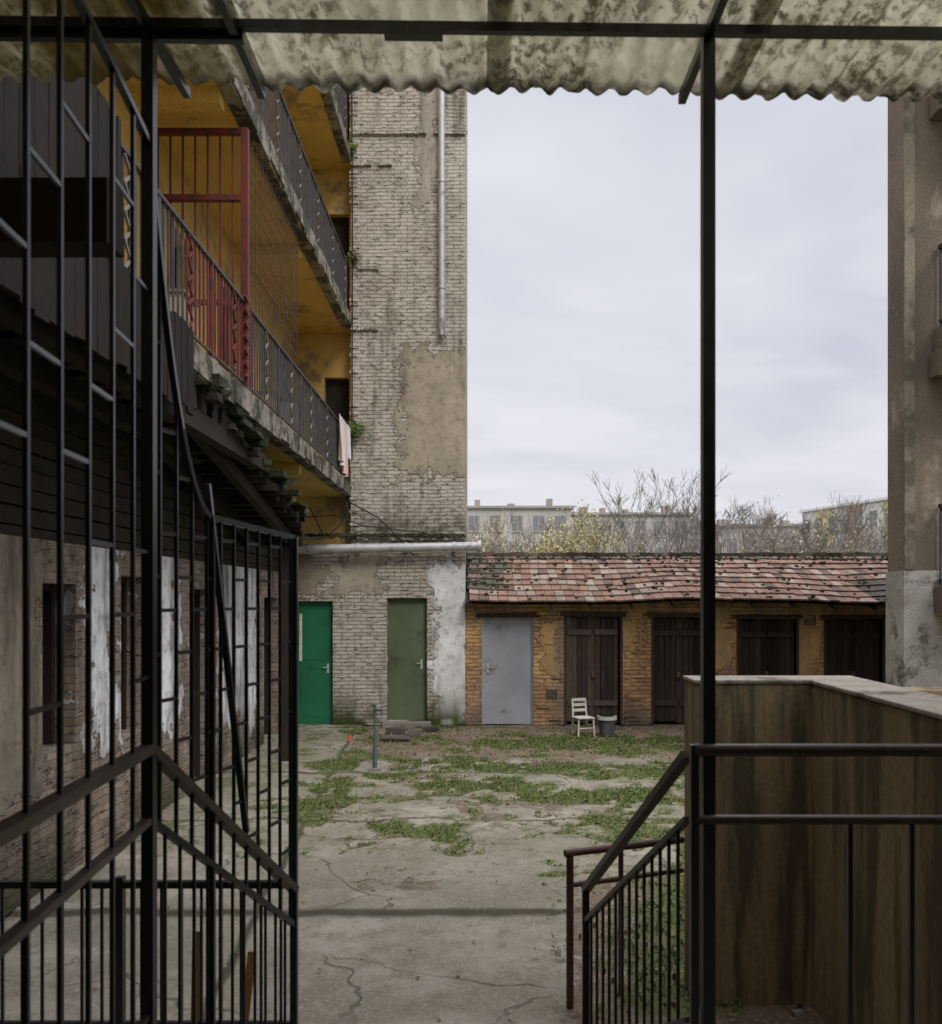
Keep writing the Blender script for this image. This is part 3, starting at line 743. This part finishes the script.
B('rear_wall',-6,6,-3.0,-2.6,0,6,M_right,Hh); B('unseen_side_blocker',3.3,3.6,-2.6,2.3,0,4.4,M_right,Hh)  # unseen walls added behind and beside the camera to keep the foreground dark

# ---------------------------------------------------------------- small yard things
Ch=empty('white_chair',(1.80,15.75,-.01)); Ch.rotation_euler=(0,0,math.radians(18)); Ch.scale=(.82,.82,.9)
mb=MB()
for x,y in ((-.17,-.16),(.17,-.16)): mb.bar((x*1.1,y*1.1,-.02),(x,y,.34),.032)
for x in (-.16,.16): mb.bar((x,.2,-.02),(x,.16,.36),.032); mb.bar((x,.16,.36),(x*.95,.22,.70),.03)
for i in range(5): mb.bar((-.19,-.17+i*.082,.352),(.19,-.17+i*.082,.352),.07,.018)
for zz,yy in ((.48,.18),(.58,.20),(.68,.216)): mb.bar((-.16,yy-.012,zz),(.16,yy-.012,zz),.016,.055)
mb.bar((-.17,-.165,.16),(.17,-.165,.16),.02); mb.bar((-.17,-.16,.2),(-.165,.17,.2),.02); mb.bar((.17,-.16,.2),(.165,.17,.2),.02)
mb.obj('chair_frame',M_white,Ch)
Pt=empty('plant_pot',(2.22,15.75,0))
mb=MB(); mb.tube((0,0,-.01),(0,0,.29),.12,.155,n=24); mb.tube((0,0,.27),(0,0,.33),.172,.172,n=24,mi=1); mb.tube((0,0,.331),(0,0,.335),.145,.145,n=24,mi=2)
for i in range(24):
    a=U(0,6.28); mb.bar((U(-.08,.08),U(-.08,.08),.32),(math.cos(a)*.12,math.sin(a)*.12,U(.36,.45)),.006,mi=3)
mb.obj('pot_body',[M_pot,M_white,M_dark,M_moss],Pt)
Sp=empty('standpipe',(-1.46,12.5,0))
mb=MB(); mb.tube((0,0,-.05),(0,0,.88),.02,n=10); mb.tube((0,0,-.05),(0,0,.30),.032,n=10,mi=0); mb.tube((-.02,0,.84),(.1,-.06,.84),.016,n=8); mb.tube((.1,-.06,.84),(.1,-.06,.77),.016,n=8); mb.tube((0,0,.9),(0,0,.915),.04,n=10); mb.tube((0,0,.87),(0,0,.91),.01,n=6)
mb.box(-.08,.08,-.08,.08,-.03,.03,mi=1)
mb.obj('tap_pipe',[vmat('teal_iron',(.10,.17,.18),(.08,.12,.13),6,bump=.1,rough=.5),M_conc],Sp)
mb=MB()
for (x,y,w,d_,h) in ((-1.5,16.0,.32,.18,.1),(-1.15,15.6,.25,.2,.07),(-1.42,15.2,.5,.2,.04),(-.9,16.3,.3,.2,.08)):
    mb.jbox(x-w/2,x+w/2,y-d_/2,y+d_/2,-.02,h,.03,(.12,.10,.09))
mb.obj('broken_slabs',M_stone)
mb=MB(); mb.tube((-2.2,15.1,-.01),(-2.18,15.12,.06),.035,.03,n=12); mb.tube((-2.18,15.12,.06),(-2.17,15.13,.09),.03,.01,n=12)
mb.obj('orange_plastic_bottle',vmat('orange_plastic',(.6,.12,.05),(.5,.1,.04),5,rough=.4,bump=0))

# ---------------------------------------------------------------- trees
def tree(name,x,y,h,leafn,leafcol,seed,spread=.5,lvl=6):
    random.seed(seed); mb=MB(); tips=[]
    def grow(p,d,L,r,dep):
        segs=3 if dep>2 else (2 if dep>0 else 1)
        for s in range(segs):
            d=(d+Vector((U(-.16,.16),U(-.16,.16),U(-.02,.12)))).normalized(); q=p+d*L/segs; r2=r*.87
            mb.tube(p,q,r,r2,n=5 if dep>3 else 3,caps=False); p=q; r=r2
            if dep<=3: tips.append(p.copy())
            if 1<dep<=4 and R()<.5 and s<segs-1:
                a=U(0,6.28); nd=(d+Vector((math.cos(a),math.sin(a),U(-.1,.4)))*.9).normalized(); grow(p,nd,L*.5,max(r*.45,.009),max(dep-3,0))
        if dep==0: return
        for k in range(3 if R()<.75 else 2):
            a=U(0,6.28); sp=U(.25,.95)*spread*2
            nd=(d+Vector((math.cos(a)*sp,math.sin(a)*sp,U(-.1,.25)))).normalized()
            grow(p,nd,L*U(.6,.88),max(r*.62,.009),dep-1)
    grow(Vector((x,y,-.1)),Vector((U(-.08,.08),0,1)),h*.235,h*.017,lvl)
    for _ in range(leafn):
        c=random.choice(tips)+Vector((U(-.3,.3),U(-.3,.3),U(-.3,.3))); s=U(.03,.08); a=Vector((U(-1,1),U(-1,1),U(-1,1))).normalized(); bb=a.orthogonal().normalized(); k=U(.5,1.4)
        mb.add([c-a*s,c+bb*s*.7,c+a*s,c-bb*s*.7],[(0,1,2,3)],tuple(v*k for v in leafcol),1)
    mb.obj(name,[M_bark,M_leaf])
YG=(.38,.33,.14); BR=(.30,.23,.15); GN=(.2,.22,.10)
specs=[(.9,48,7.6,900,YG,.45),(3.0,46,7.8,100,BR,.48),(5.3,45,8.4,2600,YG,.5),(7.4,42,8.9,40,YG,.38),(9.4,42,9.3,0,BR,.40),(11.0,40,8.8,0,BR,.42),
 (13.2,43,8.6,150,BR,.45),(15.0,41,8.,200,YG,.45),(17.2,43,8.3,200,BR,.45),(18.8,41,7.9,200,YG,.45),(-.2,50,7.0,500,GN,.5),(12.4,50,9.,50,BR,.4),(20.8,44,8.2,150,BR,.45),(16.2,50,9.,150,BR,.4),(2.0,52,8.,1100,YG,.45),(4.3,52,8.4,200,BR,.45),(7.,52,8.8,500,YG,.45),(19.6,50,8.8,100,BR,.45)]
for i,s in enumerate(specs): tree('autumn_tree' if s[3]>800 else 'bare_tree',s[0],s[1],s[2],s[3],s[4],100+i,s[5],6)
random.seed(99)
mb=MB()
for _ in range(9000):
    x=U(-6,40); y=U(52,62); top=2.6+1.5*noise.noise(Vector((x*.4,0,0)))+1.2*noise.noise(Vector((x*1.3,5,0)))+U(-1.5,1.2)
    z=U(0.,max(1.,top+2.2)); c=Vector((x,y,z)); s=U(.05,.13); a=Vector((U(-1,1),U(-1,1),U(-1,1))).normalized(); bb=a.orthogonal().normalized(); k=U(.5,1.3)
    cc=random.choice([(.2,.18,.12),(.24,.19,.15),(.15,.15,.1),(.28,.25,.15)])
    mb.add([c-a*s,c+bb*s*.6,c+a*s,c-bb*s*.6],[(0,1,2,3)],tuple(v*k for v in cc))
for _ in range(4200):
    x=U(-6,40); y=U(52,62); z=U(0,5.2); mb.bar((x,y,z),(x+U(-.8,.8),y+U(-.5,.5),z+U(1,2.8)),U(.015,.035),col=(.20,.175,.16))
mb.obj('distant_trees',M_leaf)

def block(name,L,Hh_,Dp,loc,rz,mats,floors,panelcols=None,chim=True):
    E=empty(name,loc); E.rotation_euler=(0,0,rz)
    mb=MB(); mb.box(0,L,0,Dp,0,Hh_,(1,1,1) if not panelcols else (.62,.62,.60)); fh=Hh_/(floors+.15)
    nb=int(L/1.7)
    if panelcols:
        x=.1; i=0
        while x<L-.5:
            w=U(1.5,3.); mb.box(x,min(x+w,L-.1),-.06,-.002,.2,Hh_-.1,panelcols[i%len(panelcols)]); x+=w; i+=1
    mw=MB()
    for f in range(floors):
        for i in range(nb):
            xc=(i+.5)*L/nb; z0=f*fh+.9
            mw.box(xc-.45,xc+.45,-.09,-.061 if panelcols else -.003,z0,z0+1.35,mi=0); mw.box(xc-.52,xc+.52,-.14,-.092,z0-.1,z0-.02,mi=1)
            mw.box(xc-.02,xc+.02,-.11,-.0905,z0,z0+1.35,mi=1)
    mb.box(-.2,L+.2,-.25,Dp+.2,Hh_,Hh_+.22,(.7,.7,.7))
    if chim:
        x=1.
        while x<L-1: h=U(.3,.9); w=U(.3,.8); mb.box(x,x+w,1.,2.,Hh_+.22,Hh_+.22+h,(.7,.6,.55)); x+=U(1.4,4.5)
    mb.obj('walls',mats,E); mw.obj('windows',[M_glass2,M_far],E)
M_glass2=vmat('far_glass',(.22,.225,.24),(.18,.185,.2),2,bump=0,rough=.5)
M_far=vmat('hazed_far_render',(.46,.44,.43),(.40,.385,.38),.4,col=True,bump=0)  # greyed and lightened so the colour itself carries the haze
M_farc=vmat('far_panels',(1,1,1),(.9,.9,.9),.4,col=True,bump=0)
block('distant_apartment_block',9.6,10.5,9,(-1.5,80,0),0,M_far,4)
block('distant_apartment_block',11.,10.1,9,(8.2,82,0),0,M_far,4)
W_=(.62,.62,.60)
block('distant_yellow_apartment_block',22,10.9,9,(31.5,88,0),math.radians(-74),M_farc,4,[W_,(.62,.54,.26),W_,(.42,.22,.18),W_,(.62,.52,.22)],False)
block('distant_apartment_block',11,9.4,8,(19.5,86,0),0,M_far,3)

# ---------------------------------------------------------------- world, sun, camera
w=bpy.data.worlds.new('World'); scene.world=w; w.use_nodes=True; t=NT(w.node_tree)
bg=t.n['Background']; bg.inputs[1].default_value=.1
sky=t.node('ShaderNodeTexSky',sky_type='NISHITA'); sky.sun_disc=False; sky.sun_elevation=math.radians(42); sky.sun_rotation=math.radians(150); sky.air_density=1.; sky.dust_density=3
tc=t.node('ShaderNodeTexCoord').outputs['Generated']; x,y,z=t.sep(tc)
zz=t.math('ADD',t.math('MAXIMUM',z,0.),.22)
cv=t.comb(t.math('DIVIDE',x,zz),t.math('DIVIDE',y,zz),0.)
n1=t.noise(t.scalev(cv,(1.,1.,1)),.9,3,.5,.8)
n2=t.noise(t.scalev(cv,(.8,1.3,1)),2.6,3,.6,.5)
nn=t.math('ADD',t.math('MULTIPLY',n1,.68),t.math('MULTIPLY',n2,.32))
cl=t.mix(t.ramp(nn,.36,.62),(6.3,6.4,7.4),(8.9,8.9,9.4))
cl=t.mix(t.ramp(z,.0,.25,.7,0.),cl,(8.5,8.45,8.75))
cl=t.mix(t.ramp(z,.28,.5,0.,.35),cl,(6.1,6.3,7.3))
col=t.mix(.94,sky.outputs[0],cl)
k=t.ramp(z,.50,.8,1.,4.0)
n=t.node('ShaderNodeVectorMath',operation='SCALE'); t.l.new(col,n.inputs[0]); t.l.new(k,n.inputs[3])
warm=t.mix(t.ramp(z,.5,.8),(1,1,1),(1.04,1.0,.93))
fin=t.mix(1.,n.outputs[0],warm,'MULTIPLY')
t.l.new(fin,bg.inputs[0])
sd=bpy.data.lights.new('sun','SUN'); sd.energy=1.2; sd.angle=math.radians(18); sd.color=(1,.95,.87)
so=bpy.data.objects.new('sun',sd); scene.collection.objects.link(so)
el=math.radians(42); az=math.radians(150); v=Vector((math.sin(az)*math.cos(el),math.cos(az)*math.cos(el),math.sin(el)))
so.rotation_euler=v.to_track_quat('Z','Y').to_euler()
cd=bpy.data.cameras.new('camera'); cam=bpy.data.objects.new('camera',cd); scene.collection.objects.link(cam)
cam.location=(0,0,2.36); cam.rotation_euler=(math.radians(90),0,0)
cd.sensor_fit='HORIZONTAL'; cd.sensor_width=36; cd.lens=36*900/942; cd.shift_x=-9/942; cd.shift_y=88/942
cd.clip_start=.05; cd.clip_end=3000
cd.dof.use_dof=True; cd.dof.focus_distance=16; cd.dof.aperture_fstop=4
scene.camera=cam
scene.view_settings.view_transform='Standard'; scene.view_settings.look='None'; scene.view_settings.exposure=0
